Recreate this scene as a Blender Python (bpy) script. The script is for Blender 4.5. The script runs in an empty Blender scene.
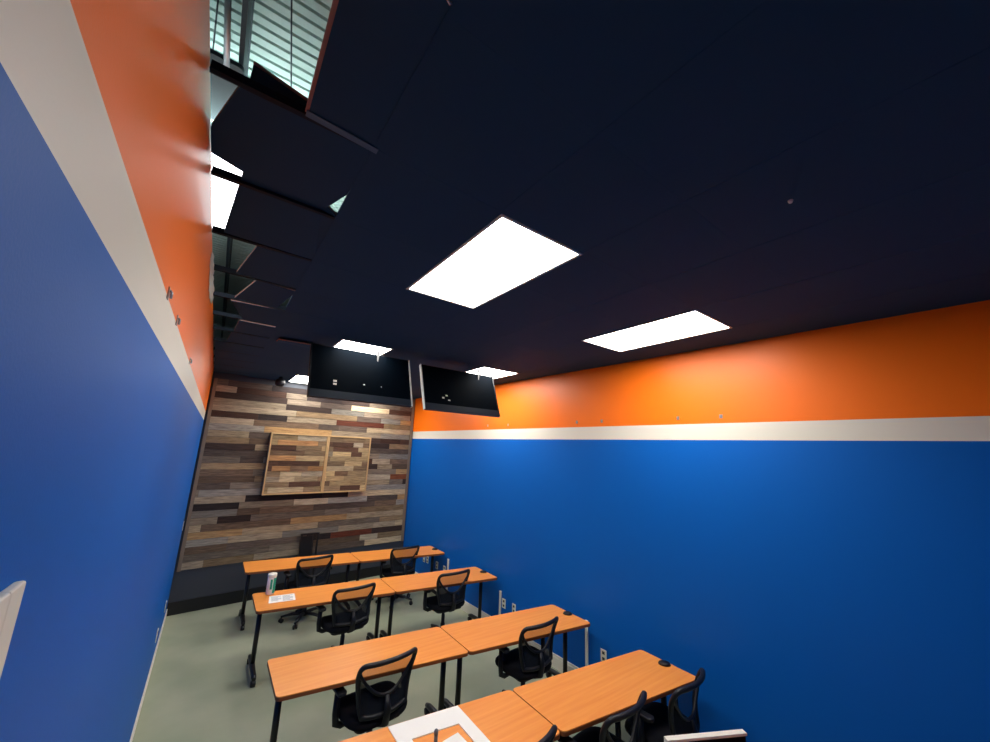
import bpy, bmesh, math, random
from mathutils import Vector, Matrix
random.seed(7)
S = bpy.context.scene
COL = S.collection

# ------------------------------------------------------------------ camera
F_PX = 376.59
YAW, PITCH, ROLL = 0.6247, 0.2071, 0.0402
CAM = Vector((0.1825, -7.6178, 2.5265))
fwd = Vector((math.sin(YAW)*math.cos(PITCH), math.cos(YAW)*math.cos(PITCH), math.sin(PITCH)))
r0 = Vector((math.cos(YAW), -math.sin(YAW), 0)); u0 = r0.cross(fwd)
rt = math.cos(ROLL)*r0 + math.sin(ROLL)*u0
up = -math.sin(ROLL)*r0 + math.cos(ROLL)*u0
cd = bpy.data.cameras.new('camera'); cam = bpy.data.objects.new('camera', cd); COL.objects.link(cam)
cd.sensor_width = 36; cd.lens = F_PX/990*36; cd.clip_start = .01; cd.clip_end = 100
cam.matrix_world = Matrix(((rt.x, up.x, -fwd.x, CAM.x), (rt.y, up.y, -fwd.y, CAM.y), (rt.z, up.z, -fwd.z, CAM.z), (0, 0, 0, 1)))
S.camera = cam
# ------------------------------------------------------------------ world, exposure
w = bpy.data.worlds.new('world'); S.world = w; w.use_nodes = True
w.node_tree.nodes['Background'].inputs[0].default_value = (.35, .5, .75, 1)
w.node_tree.nodes['Background'].inputs[1].default_value = .02
S.view_settings.view_transform = 'Standard'; S.view_settings.look = 'None'
S.view_settings.exposure = 0.2; S.view_settings.gamma = 1
LAMP = 17.0            # emission of the ceiling panels
LAMP_COL = (1.0, .98, .93)

# ------------------------------------------------------------------ helpers
def lin(r, g, b):
    f = lambda c: (c/12.92 if c <= .04045 else ((c+.055)/1.055)**2.4)
    return (f(r/255), f(g/255), f(b/255), 1)
def mat(name, col, rough=.5, spec=.5, metal=0, bump=0, bscale=40, var=0, vscale=3, coat=0):
    m = bpy.data.materials.new(name); m.use_nodes = True
    nt = m.node_tree; b = nt.nodes['Principled BSDF']
    b.inputs['Base Color'].default_value = col
    b.inputs['Roughness'].default_value = rough; b.inputs['Specular IOR Level'].default_value = spec
    b.inputs['Metallic'].default_value = metal; b.inputs['Coat Weight'].default_value = coat
    tc = nt.nodes.new('ShaderNodeTexCoord')
    if var:
        n = nt.nodes.new('ShaderNodeTexNoise'); n.inputs['Scale'].default_value = vscale; n.inputs['Detail'].default_value = 5
        nt.links.new(tc.outputs['Object'], n.inputs['Vector'])
        mx = nt.nodes.new('ShaderNodeMix'); mx.data_type = 'RGBA'
        mx.inputs[6].default_value = [c*(1-var) for c in col[:3]]+[1]; mx.inputs[7].default_value = [min(1, c*(1+var)) for c in col[:3]]+[1]
        nt.links.new(n.outputs['Fac'], mx.inputs[0]); nt.links.new(mx.outputs[2], b.inputs['Base Color'])
    if bump:
        n = nt.nodes.new('ShaderNodeTexNoise'); n.inputs['Scale'].default_value = bscale; n.inputs['Detail'].default_value = 4
        nt.links.new(tc.outputs['Object'], n.inputs['Vector'])
        bp = nt.nodes.new('ShaderNodeBump'); bp.inputs['Strength'].default_value = bump; bp.inputs['Distance'].default_value = .01
        nt.links.new(n.outputs['Fac'], bp.inputs['Height']); nt.links.new(bp.outputs['Normal'], b.inputs['Normal'])
    return m
def emit(name, col, s):
    m = bpy.data.materials.new(name); m.use_nodes = True
    b = m.node_tree.nodes['Principled BSDF']
    b.inputs['Base Color'].default_value = (.8, .8, .8, 1); b.inputs['Emission Color'].default_value = (*col, 1); b.inputs['Emission Strength'].default_value = s
    return m
def seethrough(name, col, alpha):
    m = mat(name, col, .7, .2); m.node_tree.nodes['Principled BSDF'].inputs['Alpha'].default_value = alpha
    return m

def bx(bm, lo, hi, mi=0, M=None):
    vs = [bm.verts.new((x, y, z)) for z in (lo[2], hi[2]) for y in (lo[1], hi[1]) for x in (lo[0], hi[0])]
    if M is not None:
        for v in vs: v.co = M @ v.co
    for f in ((0, 2, 3, 1), (4, 5, 7, 6), (0, 1, 5, 4), (2, 6, 7, 3), (0, 4, 6, 2), (1, 3, 7, 5)):
        fc = bm.faces.new([vs[i] for i in f]); fc.material_index = mi
    return vs
def hexa(bm, bot, top, mi=0):       # two quads (same winding, counter-clockwise seen from above)
    a = [bm.verts.new(p) for p in bot]; b = [bm.verts.new(p) for p in top]; n = len(a)
    fs = [bm.faces.new(a[::-1]), bm.faces.new(b)]
    for i in range(n):
        j = (i+1) % n; fs.append(bm.faces.new((a[i], a[j], b[j], b[i])))
    for f in fs: f.material_index = mi
    return fs
def prism(bm, pts, z0, z1, mi=0):
    return hexa(bm, [(x, y, z0) for x, y in pts], [(x, y, z1) for x, y in pts], mi)
def rrect(hx, hy, r, n=5, cx=0, cy=0):
    out = []
    for (sx, sy, a0) in ((1, -1, -90), (1, 1, 0), (-1, 1, 90), (-1, -1, 180)):
        for k in range(n+1):
            a = math.radians(a0+90*k/n)
            out.append((cx+sx*(hx-r)+r*math.cos(a), cy+sy*(hy-r)+r*math.sin(a)))
    return out
def tube(bm, pts, r, n=8, closed=False, flat=1.0, mi=0):
    P = [Vector(p) for p in pts]; N = len(P); rings = []
    rr = r if isinstance(r, (list, tuple)) else [r]*N
    prev = None
    for i in range(N):
        if closed: t = P[(i+1) % N]-P[i-1]
        else: t = P[min(i+1, N-1)]-P[max(i-1, 0)]
        t.normalize()
        a = prev if prev is not None else (Vector((0, 0, 1)) if abs(t.z) < .9 else Vector((0, 1, 0)))
        b = t.cross(a).normalized(); a = b.cross(t).normalized(); prev = a
        rings.append([bm.verts.new(P[i]+rr[i]*(math.cos(2*math.pi*k/n)*b+flat*math.sin(2*math.pi*k/n)*a)) for k in range(n)])
    for i in range(N if closed else N-1):
        A, B = rings[i], rings[(i+1) % N]
        for k in range(n):
            f = bm.faces.new((A[k], A[(k+1) % n], B[(k+1) % n], B[k])); f.smooth = True; f.material_index = mi
    if not closed:
        bm.faces.new(rings[0][::-1]).material_index = mi; bm.faces.new(rings[-1]).material_index = mi
def lathe(bm, prof, n=24, c=(0, 0, 0), mi=0, M=None):
    rings = []
    for (r, z) in prof:
        if r < 1e-6: rings.append([bm.verts.new((c[0], c[1], c[2]+z))])
        else: rings.append([bm.verts.new((c[0]+r*math.cos(2*math.pi*k/n), c[1]+r*math.sin(2*math.pi*k/n), c[2]+z)) for k in range(n)])
    if M is not None:
        for R in rings:
            for v in R: v.co = M @ v.co
    for A, B in zip(rings, rings[1:]):
        for k in range(n):
            if len(A) == 1 and len(B) == 1: continue
            if len(A) == 1: f = bm.faces.new((A[0], B[(k+1) % n], B[k]))
            elif len(B) == 1: f = bm.faces.new((A[k], A[(k+1) % n], B[0]))
            else: f = bm.faces.new((A[k], A[(k+1) % n], B[(k+1) % n], B[k]))
            f.smooth = True; f.material_index = mi
def obj(name, bm, mats, parent=None, bevel=0, recalc=True, shear=0):
    if recalc: bmesh.ops.recalc_face_normals(bm, faces=bm.faces)
    if shear:
        for v in bm.verts: v.co.y += shear*v.co.x
    me = bpy.data.meshes.new(name); bm.to_mesh(me); bm.free()
    o = bpy.data.objects.new(name, me); COL.objects.link(o)
    for m in (mats if isinstance(mats, (list, tuple)) else [mats]): me.materials.append(m)
    if parent is not None: o.parent = parent
    if bevel:
        md = o.modifiers.new('bevel', 'BEVEL'); md.width = bevel; md.segments = 2; md.limit_method = 'ANGLE'; md.angle_limit = .6
    return o
def tag(o, label, cat, group=None, kind=None):
    o['label'] = label; o['category'] = cat
    if group: o['group'] = group
    if kind: o['kind'] = kind
    return o
def thing(name, label, cat, loc=(0, 0, 0), rz=0, group=None):
    o = bpy.data.objects.new(name, None); COL.objects.link(o); o.empty_display_size = .1
    o.location = loc; o.rotation_euler = (0, 0, rz)
    return tag(o, label, cat, group)
def struct(name, bm, mats, parent=None, bevel=0):
    o = obj(name, bm, mats, parent, bevel)
    if parent is None: o['kind'] = 'structure'
    return o
def BM(): return bmesh.new()
def copy_tree(o, parent=None):
    c = o.copy(); COL.objects.link(c)
    if parent is not None: c.parent = parent
    for ch in [x for x in bpy.data.objects if x.parent == o]: copy_tree(ch, c)
    return c

# ------------------------------------------------------------------ room dimensions
H = 3.597
AR, AB, AT = -.0432, .0874, -.1282          # lean of right wall, back wall and table rows in plan
W0 = 3.7316
def rx(y): return W0+AR*y                   # right wall x at depth y
def by(x): return AB*x                      # back wall y at x
YB = -8.75                                  # rear of the room, behind the camera

# ------------------------------------------------------------------ materials
M_blue = mat('blue_paint', lin(3, 94, 184), .5, .17, bump=.04, bscale=180)
M_cream = mat('cream_paint', lin(226, 220, 205), .45, .4, bump=.04, bscale=180)
M_orange = mat('orange_paint', lin(255, 118, 4), .42, .4, bump=.04, bscale=180)
M_white = mat('white_trim', lin(232, 228, 214), .4)
M_grey = mat('grey_paint', lin(62, 66, 74), .6, .3)
M_blackbase = mat('black_base', lin(14, 15, 20), .5)
M_ceil = mat('black_ceiling', lin(24, 60, 88), .85, .25)
M_tee = mat('black_tee', lin(24, 60, 88), .85, .25)
M_rawedge = mat('tile_raw_edge', lin(150, 118, 110), .9, .1)
M_backtile = mat('tile_back', lin(160, 150, 140), .9, .1)
M_lens = emit('lamp_lens', LAMP_COL, LAMP)
M_lamprim = mat('lamp_rim', lin(190, 190, 180), .5)
M_black = mat('black_plastic', lin(17, 18, 24), .45, .4)
M_blackmetal = mat('black_metal', lin(15, 15, 20), .4, .5)
M_fabric = mat('black_fabric', lin(14, 15, 21), .9, .2, bump=.3, bscale=300)
M_mesh = seethrough('chair_mesh', lin(30, 27, 32), .55)
M_mesh2 = seethrough('chair_mesh_dense', lin(22, 27, 36), .92)
M_glossblack = mat('gloss_black', lin(4, 11, 19), .6, .02)
M_band = mat('dark_band', lin(26, 38, 52), .45, .4)
M_silver = mat('silver_edge', lin(205, 210, 205), .5, .4)
M_chrome = mat('metal_clip', lin(190, 190, 195), .3, .5, metal=.9)
M_paper = mat('white_paper', lin(240, 238, 232), .7)
M_ink = mat('grey_ink', lin(170, 172, 176), .8)
M_green = mat('green_print', lin(20, 150, 120), .5)
M_plate = mat('ivory_plate', lin(225, 222, 205), .4)
M_slot = mat('socket_slot', lin(60, 58, 55), .5)
M_marker = mat('grey_marker', lin(95, 100, 108), .45)
M_door = mat('brown_door', lin(70, 48, 44), .5, var=.15)
M_deck = mat('galvanised_deck', lin(200, 215, 210), .5, .4)
M_steel = mat('dark_steel', lin(40, 52, 66), .6)
M_bay = emit('bay_lens', (.95, .97, 1.0), 5)
M_deckfill = emit('added_deck_fill', (.75, 1.0, .97), 15)
M_tabedge = mat('table_edge', lin(136, 74, 34), .5)

def floor_material():
    m = mat('grey_green_floor', lin(150, 156, 132), .38, .35)
    nt = m.node_tree; b = nt.nodes['Principled BSDF']; tc = nt.nodes.new('ShaderNodeTexCoord')
    n = nt.nodes.new('ShaderNodeTexNoise'); n.inputs['Scale'].default_value = 1.6; n.inputs['Detail'].default_value = 6
    nt.links.new(tc.outputs['Object'], n.inputs['Vector'])
    cr = nt.nodes.new('ShaderNodeValToRGB'); cr.color_ramp.elements[0].position = .3; cr.color_ramp.elements[1].position = .7
    cr.color_ramp.elements[0].color = lin(150, 158, 132); cr.color_ramp.elements[1].color = lin(172, 175, 149)
    nt.links.new(n.outputs['Fac'], cr.inputs[0]); nt.links.new(cr.outputs[0], b.inputs['Base Color'])
    return m
M_floor = floor_material()
def laminate():
    m = mat('orange_laminate', lin(232, 142, 62), .36, .4)
    nt = m.node_tree; b = nt.nodes['Principled BSDF']; tc = nt.nodes.new('ShaderNodeTexCoord')
    mp = nt.nodes.new('ShaderNodeMapping'); mp.inputs['Scale'].default_value = (1.2, 26, 8)
    n = nt.nodes.new('ShaderNodeTexNoise'); n.inputs['Scale'].default_value = 1.4; n.inputs['Detail'].default_value = 6
    nt.links.new(tc.outputs['Object'], mp.inputs[0]); nt.links.new(mp.outputs[0], n.inputs['Vector'])
    cr = nt.nodes.new('ShaderNodeValToRGB'); cr.color_ramp.elements[0].position = .3; cr.color_ramp.elements[1].position = .72
    cr.color_ramp.elements[0].color = lin(234, 140, 56); cr.color_ramp.elements[1].color = lin(244, 158, 72)
    nt.links.new(n.outputs['Fac'], cr.inputs[0]); nt.links.new(cr.outputs[0], b.inputs['Base Color'])
    return m
M_lam = laminate()
def plank_material():
    m = mat('reclaimed_planks', (1, 1, 1, 1), .75, .25)
    nt = m.node_tree; b = nt.nodes['Principled BSDF']
    at = nt.nodes.new('ShaderNodeAttribute'); at.attribute_name = 'plank'
    tc = nt.nodes.new('ShaderNodeTexCoord'); mp = nt.nodes.new('ShaderNodeMapping'); mp.inputs['Scale'].default_value = (2.5, 3, 40)
    n = nt.nodes.new('ShaderNodeTexNoise'); n.inputs['Scale'].default_value = 2.2; n.inputs['Detail'].default_value = 8; n.inputs['Roughness'].default_value = .65
    nt.links.new(tc.outputs['Object'], mp.inputs[0]); nt.links.new(mp.outputs[0], n.inputs['Vector'])
    cr = nt.nodes.new('ShaderNodeValToRGB'); cr.color_ramp.elements[0].position = .3; cr.color_ramp.elements[1].position = .7
    cr.color_ramp.elements[0].color = (.38, .36, .35, 1); cr.color_ramp.elements[1].color = (1.25, 1.22, 1.18, 1)
    nt.links.new(n.outputs['Fac'], cr.inputs[0])
    mx = nt.nodes.new('ShaderNodeMix'); mx.data_type = 'RGBA'; mx.blend_type = 'MULTIPLY'; mx.inputs[0].default_value = 1
    nt.links.new(at.outputs['Color'], mx.inputs[6]); nt.links.new(cr.outputs[0], mx.inputs[7]); nt.links.new(mx.outputs[2], b.inputs['Base Color'])
    bp = nt.nodes.new('ShaderNodeBump'); bp.inputs['Strength'].default_value = .35; bp.inputs['Distance'].default_value = .01
    nt.links.new(n.outputs['Fac'], bp.inputs['Height']); nt.links.new(bp.outputs['Normal'], b.inputs['Normal'])
    return m
M_plank = plank_material()
M_paletrim = mat('pale_wood_trim', lin(205, 170, 120), .6, .3, var=.15, vscale=12)
M_walltrim = mat('weathered_trim', lin(128, 112, 96), .7, .3, var=.2, vscale=10)

# ------------------------------------------------------------------ room shell
b = BM(); prism(b, [(-.15, YB-.15), (rx(YB)+.15, YB-.15), (rx(.4)+.2, .6), (-.15, .3)], -.1, 0); struct('floor', b, M_floor)

LS0, LS1, RS0, RS1 = 2.8119, 2.9475, 2.7015, 2.8575
DY1, DY0, DH = -6.866, -7.70, 2.287            # door opening in the left wall
b = BM()
def lw(y0, y1, z0, z1, mi): bx(b, (-.13, y0, z0), (0, y1, z1), mi)
YE = .02
lw(DY1, YE, 0, LS0, 0); lw(YB, DY0, 0, LS0, 0); lw(DY0, DY1, DH, LS0, 0)
lw(YB, YE, LS0, LS1, 1); lw(YB, YE, LS1, H+.03, 2)
struct('wall_left', b, [M_blue, M_cream, M_orange])
b = BM()
for (z0, z1, mi) in ((0, RS0, 0), (RS0, RS1, 1), (RS1, H+.03, 2)):
    prism(b, [(rx(YB), YB), (rx(YB)+.13, YB), (rx(.45)+.13, .45), (rx(.45), .45)], z0, z1, mi)
struct('wall_right', b, [M_blue, M_cream, M_orange])
b = BM(); prism(b, [(-.13, by(-.13)), (rx(.3), by(rx(.3))), (rx(.3), .55), (-.13, .25)], 0, H+.03); struct('wall_back', b, M_grey)
b = BM()
for (z0, z1, mi) in ((0, LS0, 0), (LS0, LS1, 1), (LS1, H+.03, 2)):
    bx(b, (-.13, YB-.12, z0), (rx(YB)+.13, YB, z1), mi)
struct('wall_rear', b, [M_blue, M_cream, M_orange])

# baseboards
b = BM(); bx(b, (0, DY1+.06, 0), (.014, -.012, .1)); bx(b, (0, YB, 0), (.014, DY0-.06, .1)); struct('baseboard_left', b, M_white, bevel=.004)
b = BM(); prism(b, [(rx(YB)-.016, YB), (rx(YB), YB), (rx(.3), .3), (rx(.3)-.016, .3)], 0, .118)
prism(b, [(rx(YB)-.010, YB), (rx(YB), YB), (rx(.3), .3), (rx(.3)-.010, .3)], .118, .145); struct('baseboard_right', b, M_white)
b = BM(); prism(b, [(0, by(0)-.012), (3.70, by(3.70)-.012), (3.70, by(3.70)), (0, 0)], 0, .175); struct('baseboard_back', b, M_blackbase)

# door in the left wall
b = BM(); c0 = .012; cw = .048
bx(b, (0, DY1, 0), (c0, DY1+cw, DH+cw)); bx(b, (0, DY0-cw, 0), (c0, DY0, DH+cw)); bx(b, (0, DY0, DH), (c0, DY1, DH+cw))
bx(b, (-.13, DY1-.018, 0), (.004, DY1, DH)); bx(b, (-.13, DY0, 0), (.004, DY0+.018, DH)); bx(b, (-.13, DY0, DH-.018), (.004, DY1, DH))
dr = struct('door_1', b, M_white, bevel=.003)
b = BM(); bx(b, (-.055, DY0+.02, .01), (-.012, DY1-.02, DH-.02)); obj('door_slab', b, M_door, dr)
b = BM(); tube(b, [(-.012, DY0+.1, 1.05), (.04, DY0+.1, 1.05), (.04, DY0+.2, 1.05)], .01); obj('door_handle', b, M_chrome, dr)

# ---- ceiling: black tiles on a grid, open cells where the lamps sit
GX = [.5, 1.09, 1.655, 2.27, 2.89, 3.5]
GY = [-5.26+.55*k for k in range(-7, 12)]
lamps = [(1, -6.36), (4, -6.36), (1, -3.61), (4, -3.61), (1, -.86), (3, -.86)]  # last lamp is an unseen addition that brightens the far end
def wallx(y): return rx(y)
b = BM(); g = BM(); g2 = BM()
for j in range(len(GY)-1):
    y0, y1 = GY[j], GY[j+1]
    for i in range(len(GX)):
        x0 = GX[i]; x1 = GX[i+1] if i+1 < len(GX) else None
        if any(i == li and abs(ly-y0) < .01 or i == li and abs(ly+.55-y0) < .01 for li, ly in lamps): continue
        if x1 is None: prism(b, [(x0, y0), (wallx(y0), y0), (wallx(y1), y1), (x0, y1)], H, H+.018)
        else: bx(b, (x0, y0, H), (x1, y1, H+.018))
struct('ceiling', b, M_ceil)
for x in GX: bx(g, (x-.011, YB, H-.0008), (x+.011, by(x), H-.0001)); bx(g, (x-.002, YB, H+.019), (x+.002, by(x), H+.04))
for j, y in enumerate(GY):
    if y > .0: continue
    lo_i = 0 if y < -6.6 else -1
    for i in range(lo_i, len(GX)):
        x0 = .003 if i < 0 else GX[i]; x1 = GX[i+1] if i+1 < len(GX) else wallx(y)
        if any(i == li and abs(ly+.55-y) < .01 for li, ly in lamps): continue
        bx(g2 if i < 0 else g, (x0, y-.011, H-.0005), (x1, y+.011, H-.0001))
        if i < 0: bx(g2, (x0, y-.003, H-.0001), (x1, y+.003, H+.035))
struct('trim_1', g, M_tee); struct('trim_3', g2, mat('dark_tee', lin(16, 28, 40), .7, .2))

# ---- roof space seen through the gaps
b = BM(); DZ = 4.8; n = 0
y = -8.6; pit = .066
while y < 1.6:
    for (dy0, dy1, z0, z1) in ((0, .046, 0, 0), (.046, .050, 0, .03), (.050, .062, .03, .03), (.062, .066, .03, 0)):
        v = [b.verts.new(p) for p in ((-2.2, y+dy0, DZ+z0), (5.2, y+dy0, DZ+z0), (5.2, y+dy1, DZ+z1), (-2.2, y+dy1, DZ+z1))]
        f = b.faces.new(v)
    y += pit
bx(b, (-2.2, -8.6, DZ+.06), (5.2, 1.6, DZ+.1))
dk = struct('ceiling_deck', b, M_deck)
b = BM(); bx(b, (-2.25, -8.8, H+.1), (-2.2, 1.7, DZ+.1)); bx(b, (5.2, -8.8, 0), (5.25, 1.7, DZ+.1)); bx(b, (-2.2, 1.6, 0), (5.2, 1.7, DZ+.1)); bx(b, (-2.2, -9, 0), (5.2, -8.87, DZ+.1))
bx(b, (-2.25, -8.9, H+.08), (-.13, 1.7, H+.1))
struct('wall_outer', b, mat('grey_insulation', lin(176, 188, 190), .9, .1))

# ------------------------------------------------------------------ ceiling lamps
lamp_labels = ['large bright white ceiling panel light nearest the camera on the left', 'bright white ceiling panel light nearest the orange right wall',
               'ceiling panel light partly hidden above the left hanging television', 'ceiling panel light just above the right hanging television',
               'small bright ceiling light tight against the top of the wood plank wall', 'added unseen ceiling panel light behind the left hanging television']
for (li, ly), lab in zip(lamps, lamp_labels):
    x0, x1 = GX[li], GX[li+1]; y0, y1 = ly, ly+1.1
    y1 = min(y1, by(x0)-.03)
    t = thing('ceiling_light', lab, 'ceiling light', ((x0+x1)/2, (y0+y1)/2, H), 0, 'white panel lights in the black ceiling')
    hx, hy = (x1-x0)/2-.002, (y1-y0)/2-.002; r = .016
    b = BM(); bx(b, (-hx, -hy, -.004), (hx, -hy+r, .03)); bx(b, (-hx, hy-r, -.004), (hx, hy, .03))
    bx(b, (-hx, -hy+r, -.004), (-hx+r, hy-r, .03)); bx(b, (hx-r, -hy+r, -.004), (hx, hy-r, .03)); bx(b, (-hx, -hy, .03), (hx, hy, .05))
    obj('frame', b, M_lamprim, t)
    b = BM(); bx(b, (-hx+r, -hy+r, .002), (hx-r, hy-r, .012)); obj('diffuser', b, M_lens, t)

# ------------------------------------------------------------------ plank wall
PAL = [(172, 156, 132), (134, 121, 106), (100, 87, 78), (66, 52, 47), (190, 170, 138), (158, 134, 102), (116, 96, 78), (80, 56, 45), (104, 54, 38), (198, 184, 158), (54, 45, 44), (146, 140, 130), (176, 142, 98), (134, 78, 48), (164, 160, 150)]
WTS = [10, 11, 10, 8, 8, 7, 9, 6, 3, 6, 6, 9, 5, 2, 6]
def planks(bm, x0, x1, z0, z1, ph, depth, pal=PAL, wts=WTS, lmin=.3, lmax=1.3, yf=by):
    lay = bm.loops.layers.float_color.get('plank') or bm.loops.layers.float_color.new('plank')
    rows = max(1, round((z1-z0)/ph)); h = (z1-z0)/rows
    for r in range(rows):
        x = x0-random.random()*.6
        while x < x1:
            L = random.uniform(lmin, lmax); a, c = max(x, x0), min(x+L, x1); x += L
            if c-a < .01: continue
            d = depth+random.uniform(-.003, .004)
            col = lin(*(lambda c, q: [min(255, max(0, k*q)) for k in c])(random.choices(pal, wts)[0], random.uniform(.85, 1.12)))
            zz0, zz1 = z0+r*h+.0015, z0+(r+1)*h-.0015; a += .0012; c -= .0012
            fs = hexa(bm, [(a, yf(a)-d, zz0), (c, yf(c)-d, zz0), (c, yf(c)-.001, zz0), (a, yf(a)-.001, zz0)],
                      [(a, yf(a)-d, zz1), (c, yf(c)-d, zz1), (c, yf(c)-.001, zz1), (a, yf(a)-.001, zz1)])
            for f in fs:
                for l in f.loops: l[lay] = col
b = BM(); planks(b, .075, 3.64, .60, 3.5, .104, .022)
pw = tag(obj('plank_cladding', b, M_plank), 'wall of mixed grey and brown reclaimed wood planks at the far end', 'wall cladding', kind='structure')
b = BM()
for (a, c, z0, z1) in ((.03, .075, .59, 3.5), (3.64, 3.70, .59, 3.58)):
    hexa(b, [(a, by(a)-.03, z0), (c, by(c)-.03, z0), (c, by(c), z0), (a, by(a), z0)], [(a, by(a)-.03, z1), (c, by(c)-.03, z1), (c, by(c), z1), (a, by(a), z1)])
struct('trim_2', b, M_walltrim)

# two-door wooden cover cabinet on the plank wall
CX0, CX1, CZ0, CZ1, CD = .95, 2.72, 1.645, 2.675, .18
t = thing('wall_cabinet', 'shallow two-door plank-faced cabinet mounted on the wood wall', 'cabinet', (0, 0, 0))
b = BM(); hexa(b, [(CX0, by(CX0)-CD+.02, CZ0), (CX1, by(CX1)-CD+.02, CZ0), (CX1, by(CX1)-.024, CZ0), (CX0, by(CX0)-.024, CZ0)],
               [(CX0, by(CX0)-CD+.02, CZ1), (CX1, by(CX1)-CD+.02, CZ1), (CX1, by(CX1)-.024, CZ1), (CX0, by(CX0)-.024, CZ1)])
obj('cabinet_body', b, M_walltrim, t)
PAL2 = [(198, 172, 128), (178, 156, 118), (128, 104, 82), (98, 72, 58), (204, 186, 150), (164, 152, 130), (180, 136, 92), (212, 186, 138), (150, 128, 100)]
xm = 1.90
for (a, c) in ((CX0, xm), (xm, CX1)):
    b = BM(); planks(b, a+.028, c-.028, CZ0+.028, CZ1-.028, .088, 0.02, PAL2, [5, 5, 4, 3, 5, 4, 2, 4, 4], .18, .7, lambda x: by(x)-CD+.02)
    d = obj('door', b, M_plank, t)
    b = BM()
    def fr(p0, p1, z0, z1):
        hexa(b, [(p0, by(p0)-CD-.012, z0), (p1, by(p1)-CD-.012, z0), (p1, by(p1)-CD+.019, z0), (p0, by(p0)-CD+.019, z0)], [(p0, by(p0)-CD-.012, z1), (p1, by(p1)-CD-.012, z1), (p1, by(p1)-CD+.019, z1), (p0, by(p0)-CD+.019, z1)])
    w_ = .024
    fr(a+.002, a+w_, CZ0, CZ1); fr(c-w_, c-.002, CZ0, CZ1); fr(a+w_, c-w_, CZ0, CZ0+w_); fr(a+w_, c-w_, CZ1-w_, CZ1)
    obj('door_frame', b, M_paletrim, d)

# ------------------------------------------------------------------ training tables
TH, TDS = .737, (.575, .59, .59, .545)
def make_table(label, x0, x1, r, grommet, TD=.575):
    L = x1-x0; y0 = r+AT*x0
    t = thing('training_table', label, 'table', (x0, y0, 0), 0, 'orange-topped training tables in four rows')
    hx, hy = L/2, TD/2
    b = BM(); prism(b, rrect(hx-.002, hy-.002, .035, 5, hx, -hy), TH-.006, TH)
    top = obj('tabletop', b, M_lam, t, shear=AT)
    b = BM(); prism(b, rrect(hx, hy, .036, 5, hx, -hy), TH-.032, TH-.005); obj('edge_band', b, M_tabedge, top, bevel=.004, shear=AT)
    for lx in (.075, L-.085):
        b = BM(); bx(b, (lx-.03, -hy-.2, TH-.05), (lx+.03, -hy+.2, TH-.0325)); tube(b, [(lx, -hy, .07), (lx, -hy, TH-.045)], .024, 12); lg = obj('leg', b, M_blackmetal, t, shear=AT)
        b = BM(); tube(b, [(lx, -hy-.27, .075), (lx, -hy-.22, .085), (lx, -hy, .095), (lx, -hy+.22, .085), (lx, -hy+.27, .075)], [.02, .026, .03, .026, .02], 10); obj('foot', b, M_blackmetal, lg, shear=AT)
        for s in (-1, 1):
            b = BM(); M = Matrix.Translation((lx, -hy+s*.255, .03)) @ Matrix.Rotation(math.pi/2, 4, 'Y')
            lathe(b, [(0, -.022), (.026, -.022), (.03, -.016), (.03, .016), (.026, .022), (0, .022)], 16, M=M)
            tube(b, [(lx, -hy+s*.25, .055), (lx, -hy+s*.25, .08)], .01, 8); obj('caster', b, M_black, lg, shear=AT)
    if grommet:
        b = BM(); lathe(b, [(0, .022), (.025, .022), (.042, .014), (.05, .0), (0, 0)], 20, (L-.052, -hy, TH)); obj('cable_grommet', b, M_black, t, shear=AT)
    return t
rowd = ['first row by the wood wall', 'second row', 'third row', 'row nearest the camera']
ROWS = [(-.372, .806, 2.322, 3.735), (-1.845, .824, 2.313, 3.775), (-3.535, .818, 2.333, 3.775), (-4.745, .818, 2.31, 3.742)]
RX = {}
for k, (r, xl, xj, xr) in enumerate(ROWS):
    extra = ['', ', holding a canister', ', its corner at lower left', ', under the white board'][k]
    make_table('orange training table on the left, '+rowd[k]+extra, xl, xj-.003, r, False, TDS[k])
    make_table('orange training table beside the blue right wall, '+rowd[k], xj+.003, xr, r, True, TDS[k])
def table_y(k, x, f):      # y on row k at x, f = 0 back edge .. 1 front edge
    return ROWS[k][0]+AT*x-f*TDS[k]

# ------------------------------------------------------------------ chairs
def back_pt(s, u):          # s -1..1 across, u 0 (bottom) .. 1 (top): point on the curved back surface
    z = .525+.37*u
    hw = (.185+.05*min(1, u*1.35)) if u < .74 else .235
    x = s*hw
    y = -.235-.065*u*u+.055*(abs(x)/.23)**2+.02*math.sin(u*math.pi)
    return Vector((x, y, z))
def frame_pts(n=14):
    pts = []
    for k in range(n+1):  pts.append(back_pt(-1, k/n*.88))
    for k in range(1, 5):
        a = k/4*math.pi/2; pts.append(back_pt(-1+.16*(1-math.cos(a)), .88+.12*math.sin(a)))
    for k in range(1, 9): pts.append(back_pt(-.84+1.68*k/9, 1.0+.015*math.sin(k/9*math.pi)))
    for k in range(0, 5):
        a = (1-k/4)*math.pi/2; pts.append(back_pt(1-.16*(1-math.cos(a)), .88+.12*math.sin(a)))
    for k in range(1, n+1): pts.append(back_pt(1, .88*(1-k/n)))
    for k in range(1, 8): pts.append(back_pt(1-2*k/8, -.03*math.sin(k/8*math.pi)))
    return pts
def ucurve(s): return .31+.55*abs(s)**2.4          # height of the lumbar bow across the back
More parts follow.
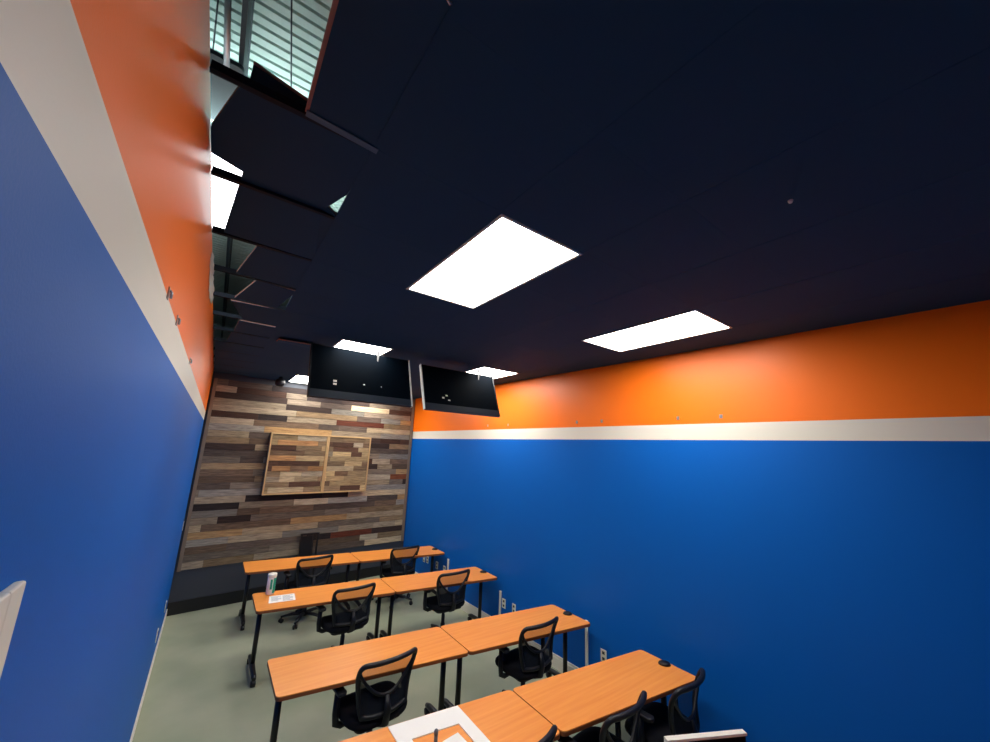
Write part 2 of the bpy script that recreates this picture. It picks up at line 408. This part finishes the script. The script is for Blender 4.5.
def sheet(bm, f0, f1, ns=20, nu=8, off=0):
    g = [[None]*(nu+1) for _ in range(ns+1)]
    for i in range(ns+1):
        s = (-1+2*i/ns)*.97
        for j in range(nu+1):
            u = f0(s)+(f1(s)-f0(s))*j/nu
            p = back_pt(s, u); p.y += off; g[i][j] = bm.verts.new(p)
    for i in range(ns):
        for j in range(nu):
            f = bm.faces.new((g[i][j], g[i+1][j], g[i+1][j+1], g[i][j+1])); f.smooth = True
def topf(s):
    e = abs(s)
    return .985 if e < .8 else .985-.12*((e-.8)/.2)**2
def make_chair():
    t = thing('task_chair', 'x', 'chair')
    b = BM(); tube(b, frame_pts(), .0185, 8, closed=True, flat=1.0); obj('back_frame', b, M_black, t)
    b = BM(); sheet(b, ucurve, topf); obj('back_mesh', b, M_mesh, t)
    b = BM(); sheet(b, lambda s: .0, ucurve); obj('lower_mesh', b, M_mesh2, t)
    b = BM(); tube(b, [back_pt(-1+2*k/24, ucurve(-1+2*k/24))+Vector((0, -.006, 0)) for k in range(25)], .0125, 8); obj('lumbar_bow', b, M_black, t)
    b = BM(); tube(b, [back_pt(0, .3)+Vector((0, -.012, 0)), back_pt(0, .05)+Vector((0, -.03, 0)), (0, -.24, .44), (0, -.17, .405), (0, -.02, .405)], [.018, .03, .032, .03, .03], 10, flat=.6); obj('back_support', b, M_black, t)
    # seat cushion
    b = BM(); n = 40; prof = [(.90, .425), (.98, .436), (1.0, .455), (.985, .475), (.93, .49), (.7, .497), (.4, .494), (0, .492)]
    rings = []
    for (sc, z) in prof:
        if sc == 0: rings.append([b.verts.new((0, 0, z))]); continue
        ring = []
        for k in range(n):
            a = 2*math.pi*k/n; c, s_ = math.cos(a), math.sin(a); e = .62
            x = .262*sc*math.copysign(abs(c)**e, c); y_ = .235*sc*math.copysign(abs(s_)**e, s_)
            ring.append(b.verts.new((x, y_, z-.03*max(0, (y_-.13)/.1)**2*.6+.012*(abs(x)/.25)**2)))
        rings.append(ring)
    for A, B in zip(rings, rings[1:]):
        for k in range(n):
            f = b.faces.new((A[k], A[(k+1) % n], B[0])) if len(B) == 1 else b.faces.new((A[k], A[(k+1) % n], B[(k+1) % n], B[k])); f.smooth = True
    b.faces.new(rings[0][::-1]); obj('seat', b, M_fabric, t)
    b = BM(); prism(b, rrect(.19, .18, .05), .405, .424); bx(b, (-.09, -.12, .375), (.09, .12, .406)); tube(b, [(.06, .02, .39), (.24, .03, .392), (.285, .03, .385)], [.006, .006, .012], 8); obj('seat_pan', b, M_black, t)
    for s in (-1, 1):
        b = BM(); prism(b, rrect(.035, .115, .03, 5, s*.285, .03), .645, .672); ar = obj('armrest', b, M_black, t, bevel=.008)
        b = BM(); tube(b, [(s*.15, .01, .412), (s*.24, .01, .405), (s*.285, .01, .43), (s*.292, .01, .5), (s*.288, .015, .646)], [.016, .018, .02, .02, .018], 10, flat=1.3); obj('arm_post', b, M_black, ar)
    b = BM(); lathe(b, [(.0, .06), (.03, .06), (.03, .2), (.024, .205), (.024, .3), (.02, .31), (.02, .376), (0, .376)], 16); obj('gas_column', b, M_black, t)
    b = BM(); lathe(b, [(0, .065), (.045, .065), (.05, .1), (.04, .12), (.029, .125), (0, .125)], 16)
    for k in range(5):
        a = 2*math.pi*k/5+.31; c, s_ = math.cos(a), math.sin(a)
        tube(b, [(.03*c, .03*s_, .1), (.16*c, .16*s_, .1), (.295*c, .295*s_, .078)], [.03, .027, .017], 8, flat=.75)
    st = obj('star_base', b, M_black, t)
    for k in range(5):
        a = 2*math.pi*k/5+.31; c, s_ = math.cos(a), math.sin(a)
        b = BM()
        for q in (-.017, .017):
            M = Matrix.Translation((.285*c, .285*s_, .028)) @ Matrix.Rotation(a+.6, 4, 'Z') @ Matrix.Rotation(math.pi/2, 4, 'X') @ Matrix.Translation((0, 0, q))
            lathe(b, [(0, -.011), (.024, -.011), (.028, -.006), (.028, .006), (.024, .011), (0, .011)], 14, M=M)
        tube(b, [(.285*c, .285*s_, .03), (.285*c, .285*s_, .075)], .008, 8); obj('caster', b, M_black, st)
    return t
chair_spots = [
    (1.62, -1.10, .10, 'black mesh office chair at the left table of the row nearest the wood wall'),
    (3.01, -1.14, .02, 'black mesh office chair at the right table of the row nearest the wood wall'),
    (1.765, -2.55, .08, 'black mesh office chair at the second-row table with the canister and printed sheet'),
    (3.065, -2.64, .03, 'black mesh office chair at the right table of the second row from the wood wall'),
    (1.545, -4.20, .10, 'black mesh office chair at the left table of the third row, below the wood cabinet'),
    (3.02, -4.37, .05, 'black mesh office chair at the right table of the third row, by the white baseboard'),
    (1.885, -5.47, .06, 'black mesh office chair at the bottom edge of the photo, only its back top showing'),
    (2.66, -5.58, .10, 'black mesh office chair seen from behind at the nearest right table, left of its pair'),
    (3.325, -5.66, .10, 'black mesh office chair closest to the blue right wall at the nearest table'),
]
ch0 = make_chair()
for i, (x, y, rz, lab) in enumerate(chair_spots):
    c = ch0 if i == 0 else copy_tree(ch0)
    c.location = (x, y, 0); c.rotation_euler = (0, 0, rz); c['label'] = lab; c['group'] = 'black mesh office chairs'

# ------------------------------------------------------------------ hanging televisions
def television(label, x0, x1, yb, zb, ht, tilt, poles, marks):
    wd = x1-x0; t = thing('hanging_television', label, 'television', ((x0+x1)/2, yb, zb), 0, 'black televisions hung from the ceiling')
    R = Matrix.Rotation(-tilt, 4, 'X'); hx = wd/2
    def part(name, m, boxes, bev=0):
        b = BM()
        for lo, hi in boxes: bx(b, lo, hi, M=R)
        return obj(name, b, m, t, bevel=bev)
    part('screen', M_glossblack, [((-hx+.008, 0, .085), (hx-.008, .03, ht-.008))])
    part('lower_band', M_band, [((-hx+.008, -.002, 0), (hx-.008, .03, .0845))])  # slightly lighter band along the bottom of the panel
    part('housing', M_black, [((-hx+.05, .031, .06), (hx-.05, .075, ht-.06)), ((-hx+.008, -.002, ht-.0075), (hx-.008, .03, ht))], .004)
    part('side_edge', M_black if 'wood' in label else M_silver, [((-hx, -.004, 0), (-hx+.014, .034, ht))])
    part('side_edge', M_silver if 'wood' in label else M_black, [((hx-.016, -.006, 0), (hx, .034, ht))])
    for (mx, mz, mw, mh) in marks: part('pale_square', M_plate, [((mx-mw/2, -.0012, mz-mh/2), (mx+mw/2, -.0002, mz+mh/2))])  # small pale squares on the panel face
    for px in poles:
        b = BM(); top = H-.005-zb
        q = R @ Vector((px, .05, ht*.55)); tube(b, [(px, q.y+.03, ht*.35), (px, q.y+.03, top)], .014, 10)
        bx(b, (px-.05, .0755, ht*.3), (px+.05, .09, ht*.75), M=R); obj('ceiling_mount', b, M_silver if False else M_blackmetal, t)
    return t
television('black television hanging from the ceiling in front of the wood wall', .845, 1.945, -3.6, 2.975, .615, math.atan2(.2, .54), (.16,), [(-.30, .20, .035, .022), (-.30, .165, .035, .02), (.0, .2, .018, .012), (.19, .2, .01, .014)])
television('black television hanging from the ceiling in front of the orange right wall', 2.09, 3.19, -3.6, 2.965, .605, math.atan2(.2, .54), (.30,), [(-.23, .21, .03, .02), (-.28, .175, .03, .02), (-.2, .15, .03, .016)])

# ------------------------------------------------------------------ things on the tables
cx_, cy_ = 1.0, table_y(1, 1.0, .14)
t = thing('wipes_canister', 'tall white canister with green print and white lid on the second-row table', 'canister', (cx_, cy_, TH+.0005))
b = BM(); lathe(b, [(0, 0), (.044, 0), (.047, .004), (.047, .185), (.044, .19), (0, .19)], 28); cb = obj('body', b, M_paper, t)
b = BM()
for (a0, a1, z0, z1) in ((-75, -20, .015, .18), (-112, -82, .06, .17)):
    n = 8; lo = []; hi = []
    for k in range(n+1):
        a = math.radians(a0+(a1-a0)*k/n); lo.append((.0476*math.cos(a), .0476*math.sin(a), z0)); hi.append((.0476*math.cos(a), .0476*math.sin(a), z1+.0*k))
    for k in range(n):
        b.faces.new([b.verts.new(p) for p in (lo[k], lo[k+1], hi[k+1], hi[k])])
obj('printed_label', b, M_green, cb)
b = BM(); lathe(b, [(0, .191), (.049, .191), (.05, .195), (.05, .218), (.046, .224), (.0, .224)], 28); obj('lid', b, M_white, t)

def sheet_thing(name, label, cat, pts, z, thick=.001, m=M_paper):
    b = BM(); prism(b, pts, z, z+thick); return tag(obj(name, b, m), label, cat)
px0, px1 = .935, 1.235
def tp(k, x, f): return (x, table_y(k, x, f))
b = BM(); prism(b, [(.925, -2.19), (1.225, -2.40), (1.26, -2.205), (.985, -2.06)][:1]+[(1.225, -2.4), (1.262, -2.16), (1.0, -2.135)], TH+.0005, TH+.0018) if False else prism(b, [tp(1, .955, .68), tp(1, 1.225, .68), tp(1, 1.245, .30), tp(1, .985, .30)], TH+.0005, TH+.0018)
ps = tag(obj('printed_sheet', b, M_paper), 'white printed sheet lying beside the canister on the second-row table', 'paper')
b = BM()
for r_ in range(6):
    for (a, c) in ((.985, 1.085), (1.10, 1.205)):
        if r_ in (0,) and a < 1.09: continue
        f0 = .64-.052*r_; c2 = c-(.03 if (r_*7+int(a*100)) % 3 == 0 else 0)
        prism(b, [tp(1, a+.003*r_, f0), tp(1, c2+.003*r_, f0), tp(1, c2+.003*r_, f0-.026), tp(1, a+.003*r_, f0-.026)], TH+.0018, TH+.0021)
obj('print', b, M_ink, ps)

# white cut-out board, paper and marker on the nearest row
def b4(x, y): return (x, y)
Xa, Xb = 1.375, 1.862; yb_ = lambda x: table_y(3, x, .025)
b = BM(); zc = TH+.0005; th = .006; aw = .125; dep = .45
def quad(x0, x1, d0, d1): prism(b, [(x0, yb_(x0)-d1), (x1, yb_(x1)-d1), (x1, yb_(x1)-d0), (x0, yb_(x0)-d0)], zc, zc+th)
quad(Xa, Xb, 0, .17); quad(Xb-.085, Xb, .17, dep); quad(Xa, Xa+.085, .17, dep)
tag(obj('cutout_board', b, M_paper), 'white board with a rectangular cut-out lying on the nearest left table', 'board')
b = BM(); prism(b, [(1.60, yb_(1.6)-.44), (1.75, yb_(1.75)-.44), (1.735, yb_(1.735)-.235), (1.615, yb_(1.615)-.265)], zc, zc+.0012)
tag(obj('paper_slip', b, M_paper), 'small white paper lying inside the cut-out of the white board', 'paper')
t = thing('marker_pen', 'grey marker standing upright at the cut-out edge of the white board', 'pen', (1.572, yb_(1.572)-.26, zc))
b = BM(); lathe(b, [(0, 0), (.011, 0), (.012, .003), (.012, .045), (0, .045)], 14); obj('barrel', b, M_marker, t)
b = BM(); lathe(b, [(0, .0455), (.0135, .0455), (.0135, .065), (.010, .073), (.004, .077), (0, .078)], 14); obj('cap', b, M_marker, t)

# row behind the nearest one: only the top of a monitor shows, its table is just below the frame
t = thing('monitor', 'black screen with a thick white top edge at the bottom edge of the photo', 'monitor', (2.665, -6.345, TH+.0005), math.atan2(-.211, .428))
b = BM(); bx(b, (-.24, -.012, .055), (.24, .012, .255)); obj('screen', b, M_glossblack, t)
b = BM(); bx(b, (-.25, -.016, .2555), (.25, .02, .27)); bx(b, (-.25, -.016, .045), (-.2405, .02, .2555)); obj('white_frame', b, M_white, t, bevel=.003)
b = BM(); bx(b, (-.03, .0125, .01), (.03, .03, .2)); bx(b, (-.11, -.06, 0), (.11, .09, .0105)); obj('stand', b, M_white, t)
x0, x1 = 2.20, 3.30; rr = -6.08
make_table('orange training table under the white-edged monitor, below the bottom of the photo', x0, x1, rr, True)

# ------------------------------------------------------------------ black stand at the wood wall
t = thing('equipment_stand', 'tall narrow black stand against the wood wall behind the first row', 'stand', (1.80, by(1.8)-.14, 0))
b = BM(); bx(b, (-.145, -.09, 0), (-.105, .07, .03)); bx(b, (.105, -.09, 0), (.145, .07, .03)); bx(b, (-.145, -.02, .0305), (-.12, .005, .94)); bx(b, (.12, -.02, .0305), (.145, .005, .94)); bx(b, (.05, -.015, .06), (.068, .003, .94)); obj('frame', b, M_blackmetal, t)
b = BM(); bx(b, (-.1195, -.012, .12), (.0495, 0, .92)); obj('panel', b, M_black, t)
b = BM(); bx(b, (-.15, -.03, .9405), (.15, .02, .965)); obj('top_rail', b, M_blackmetal, t)

# ------------------------------------------------------------------ right wall: outlets, conduits, clips
ANG = math.atan(-AR)
def wall_thing(name, label, cat, y, z, group=None):
    return thing(name, label, cat, (rx(y)-.0005, y, z), -math.atan2(-AR, 1)*-1, group)
def outlet_right(y, z, label):
    t = wall_thing('wall_outlet', label, 'outlet', y, z, 'ivory outlets along the right wall')
    b = BM(); bx(b, (-.007, -.036, -.06), (0, .036, .06)); obj('cover_plate', b, M_plate, t, bevel=.002)
    b = BM()
    for dz in (-.028, .028): bx(b, (-.0085, -.016, dz-.014), (-.0071, .016, dz+.014))
    obj('socket', b, M_slot, t)
def conduit_right(y, z0, z1, label):
    t = wall_thing('cable_raceway', label, 'raceway', y, z0, 'white cable raceways on the right wall')
    b = BM(); bx(b, (-.02, -.016, 0), (0, .016, z1-z0)); obj('channel', b, M_white, t, bevel=.003)
    b = BM(); bx(b, (-.022, -.018, z1-z0), (0, .018, z1-z0+.012)); obj('end_cap', b, M_white, t)
conduit_right(-4.42, .147, .66, 'white vertical raceway on the blue wall below the third-row table end')
conduit_right(-2.89, .147, .53, 'white vertical raceway on the blue wall beside the second-row table end')
conduit_right(-1.46, .147, .63, 'white vertical raceway on the blue wall behind the first-row table end')
outlet_right(-2.965, .40, 'ivory outlet right next to the middle white raceway')
outlet_right(-3.18, .40, 'ivory outlet between the second and third table rows, clear of any raceway')
outlet_right(-4.64, .40, 'ivory outlet on the blue wall above the far edge of the nearest table')
outlet_right(-1.335, .44, 'ivory outlet right beside the farthest white raceway')
outlet_right(-1.08, .45, 'ivory outlet on the blue wall just right of the first-row table leg')
outlet_right(-.73, .46, 'ivory outlet under the first-row table end, nearer the camera of a pair')
outlet_right(-.60, .45, 'ivory outlet under the first-row table end, nearest the wood wall of a pair')
def clip(label, loc, sx):
    t = thing('wall_clip', label, 'clip', loc, 0, 'small metal clips along the cream stripes')
    b = BM(); bx(b, (min(0, sx*.003), -.014, -.018), (max(0, sx*.003), .014, .018)); obj('plate', b, M_chrome, t)
    b = BM(); tube(b, [(sx*.0045, 0, .01), (sx*.009, 0, .004), (sx*.009, 0, -.014)], .0035, 8); obj('hook', b, M_chrome, t)
for y, lab in ((-2.41, 'small metal clip on orange, nearest the right television'), (-2.93, 'small metal clip on orange, second from the right television'), (-4.29, 'small metal clip on orange below the second ceiling panel light, farther of two'),
               (-4.67, 'small metal clip on orange below the second ceiling panel light, nearer of two'), (-5.595, 'small metal clip on orange, second from the right end'), (-6.0, 'small metal clip on orange, nearest the right edge of the photo')):
    clip(lab, (rx(y), y, 2.922), -1)
for y, lab in ((-6.15, 'small metal clip on the left wall stripe edge, nearest the camera'), (-5.82, 'small metal clip on the left wall stripe edge, middle of three'), (-4.9, 'small metal clip on the left wall stripe edge, farthest from the camera')):
    clip(lab, (0, y, 2.955), 1)
def outlet_left(y, z, label, name='wall_outlet', cat='outlet'):
    t = thing(name, label, cat, (0, y, z))
    b = BM(); bx(b, (0, -.036, -.06), (.008, .036, .06)); obj('cover_plate', b, M_plate, t, bevel=.002)
    b = BM()
    for dz in (-.028, .028): bx(b, (.0081, -.016, dz-.014), (.0095, .016, dz+.014))
    obj('socket', b, M_slot, t)
outlet_left(-.85, .40, 'white outlet low on the left blue wall, nearest the black baseboard')
outlet_left(-1.8, .42, 'white outlet low on the left blue wall, nearer the camera of two')
outlet_left(-.14, 1.25, 'white switch plate on the left blue wall beside the wood planks', 'switch_plate', 'switch')

# ------------------------------------------------------------------ loose tiles beside the left wall
def tile(label, corners, thick=.016, face=None):          # corners: four (x, y, z) counter-clockwise from above
    N = len(corners); cx = sum(c[0] for c in corners)/N; cy = sum(c[1] for c in corners)/N; cz = sum(c[2] for c in corners)/N
    t = thing('ceiling_tile', label, 'ceiling tile', (cx, cy, cz), 0, 'loose black ceiling tiles along the left wall')
    L = [Vector(c)-Vector((cx, cy, cz)) for c in corners]
    Fc = [Vector(c)-Vector((cx, cy, cz)) for c in face] if face else L
    b = BM(); hexa(b, [p for p in Fc], [p+Vector((0, 0, .003)) for p in Fc]); obj('painted_face', b, M_ceil, t)
    b = BM(); hexa(b, [p+Vector((0, 0, .0032)) for p in L], [p+Vector((0, 0, thick)) for p in L]); obj('raw_core', b, M_rawedge, t)
zt = H+.0015
tile('black ceiling tile shoved away from the left wall beside the biggest opening', [(.245, -7.45, zt), (.499, -7.45, zt), (.499, -6.375, zt), (.258, -6.375, zt)], face=[(.258, -7.45, zt), (.499, -7.45, zt), (.499, -6.375, zt), (.269, -6.375, zt)])
tile('black ceiling tile tipped up at the corner of the biggest opening', [(.10, -6.35, H+.10), (.46, -6.352, H+.02), (.40, -6.05, H+.04), (.08, -6.1, H+.12)])
tile('large black ceiling tile between the biggest opening and the glaring gap', [(.078, -6.348, zt), (.499, -6.348, zt), (.487, -6.03, zt), (.435, -5.862, zt), (.142, -5.888, zt), (.004, -5.95, zt), (.004, -6.10, zt)])
tile('black ceiling tile beside the glaring white gap by the left wall', [(.055, -5.29, zt), (.499, -5.275, zt), (.499, -5.82, zt+.001), (.42, -5.88, zt+.018), (.112, -5.91, zt+.018)][::-1])
tile('black ceiling tile just beyond the glaring white gap', [(.13, -4.74, zt), (.499, -4.725, zt), (.499, -5.245, zt), (.21, -5.235, zt)][::-1])
tile('black ceiling tile third beyond the glaring gap, turned off its grid', [(.14, -4.19, zt), (.43, -4.175, zt), (.499, -4.66, zt), (.25, -4.70, zt)][::-1])
tile('black ceiling tile fourth beyond the glaring gap, slid aside', [(.22, -3.63, zt), (.499, -3.62, zt), (.499, -4.14, zt), (.12, -4.10, zt)][::-1])
tile('black ceiling tile fifth beyond the glaring gap', [(.17, -3.09, zt), (.499, -3.08, zt), (.499, -3.54, zt), (.2, -3.55, zt)][::-1])
tile('black ceiling tile sixth beyond the glaring gap', [(.12, -2.54, zt), (.499, -2.53, zt), (.499, -3.03, zt), (.16, -3.04, zt)][::-1])
tile('long run of black ceiling tile above the far left corner', [(.005, 0, zt), (.499, 0, zt), (.499, -2.49, zt), (.02, -2.49, zt)][::-1])
tile('drooping black ceiling tile left of the hanging television', [(.56, -3.25, H-.045), (.98, -3.25, H-.04), (.98, -3.02, H-.03), (.56, -3.0, H-.012)])

# torn drywall edge at the top of the left wall
b = BM(); n = 14
top = []; bot = []
for k in range(n+1):
    y = -5.0+.9*k/n; a = random.uniform(.0, .012); top.append((.004+a, y, H-.005)); bot.append((.003, y, H-.05-.06*math.sin(k/n*math.pi)-.012*math.sin(k*2.3)))
for k in range(n):
    f = b.faces.new([b.verts.new(p) for p in (bot[k], bot[k+1], top[k+1], top[k])])
bmesh.ops.remove_doubles(b, verts=b.verts, dist=.0005)
o = obj('torn_drywall_paper', b, M_cream); md = o.modifiers.new('solid', 'SOLIDIFY'); md.thickness = .002; md.offset = 0
tag(o, 'torn pale drywall paper curling at the top edge of the left orange wall', 'drywall paper')

# ------------------------------------------------------------------ roof space: bay light, beam, braces
t = thing('bay_light', 'glaring white lamp in the roof space seen through the gap by the left wall', 'lamp', (-.02, -4.25, 4.25))
b = BM(); bx(b, (-.4, -.7, .002), (.4, .36, .03)); obj('lens', b, M_bay, t)
b = BM(); bx(b, (-.41, -.71, .0305), (.41, .37, .075)); obj('housing', b, M_lamprim, t)
b = BM(); bx(b, (-.35, -.65, .0755), (.35, .32, .09)); obj('deck_fill_glow', b, M_deckfill, t)  # unseen glowing top, added to brighten the roof deck
b = BM()
for sx in (-.3, .3):
    for sy in (-.6, .3): tube(b, [(sx, sy, .075), (sx, sy, .548)], .005, 6)
obj('hanger', b, M_steel, t)
b = BM(); bx(b, (-.022, -8.6, 4.5), (.0, 1.5, 4.53)); bx(b, (-.015, -8.6, 4.53), (-.007, 1.5, 4.77)); bx(b, (-.022, -8.6, 4.77), (0, 1.5, 4.795))
tag(obj('steel_beam', b, M_steel), 'dark steel roof beam running above the opening by the left wall', 'beam')
b = BM(); prism(b, rrect(.69, .25, .03, 4, -.68, -5.22), 4.45, 4.475)  # thin dark sheet added to cover and dim the bright deck
dpan = tag(obj('deck_dimming_panel', b, M_steel), 'added dark panel in the roof space dimming the deck beyond the biggest opening', 'duct')
b = BM(); bx(b, (-.55, -5.475, 4.442), (-.53, -4.965, 4.449)); bx(b, (-.2, -5.475, 4.442), (-.18, -4.965, 4.449)); obj('panel_strip', b, M_lamprim, dpan)
M_slate = mat('slate_metal', lin(66, 98, 126), .5, .4)
b = BM(); prism(b, [(.262, -6.395), (.507, -6.378), (.507, -6.352), (.262, -6.368)], H-.0045, H-.002); prism(b, [(.262, -6.383), (.507, -6.366), (.507, -6.364), (.262, -6.381)], H-.0019, H+.001)
tag(obj('bent_ceiling_tee', b, M_slate), 'short bent grey metal ceiling tee at the corner of the biggest opening', 'ceiling tee')
for (p, q, lab) in (((-.10, -6.2, 4.7), (-.17, -5.0, 4.6), 'thin dark cable nearest the left wall in the roof space'), ((.08, -6.3, 4.72), (.28, -5.05, 4.55), 'thin dark cable slanting across the bright roof deck')):
    b = BM(); tube(b, [p, q], .004, 6); tag(obj('roof_cable', b, M_steel), lab, 'cable')
b = BM(); tube(b, [(-.09, -5.9, 4.6), (-.06, -5.4, 4.4)], .014, 8, flat=.3); tag(obj('metal_strap', b, M_chrome), 'bright metal strap hanging beside the roof beam', 'strap')

# small fixtures on the ceiling
t = thing('spotlight', 'small round black ceiling spotlight left of the far light at the wood wall', 'lamp', (.93, -.38, H))
b = BM(); lathe(b, [(0, -.16), (.05, -.155), (.075, -.12), (.078, -.09), (.07, -.05), (.03, -.03), (.03, 0), (0, 0)], 20); obj('head', b, M_black, t)
t = thing('sprinkler_head', 'tiny pale sprinkler head alone on the black ceiling at right', 'sprinkler', (1.97, -7.2, H-.0005))
b = BM(); lathe(b, [(0, -.012), (.006, -.012), (.010, -.003), (.010, 0), (0, 0)], 12); obj('head', b, M_plate, t)
t = thing('ceiling_hook', 'small pale hook on the ceiling at the top edge of the photo', 'hook', (.474, -6.955, H-.002))
b = BM(); tube(b, [(0, 0, 0), (0, 0, -.006), (.009, .003, -.009), (.012, .003, -.004)], .003, 8); obj('hook', b, M_plate, t)
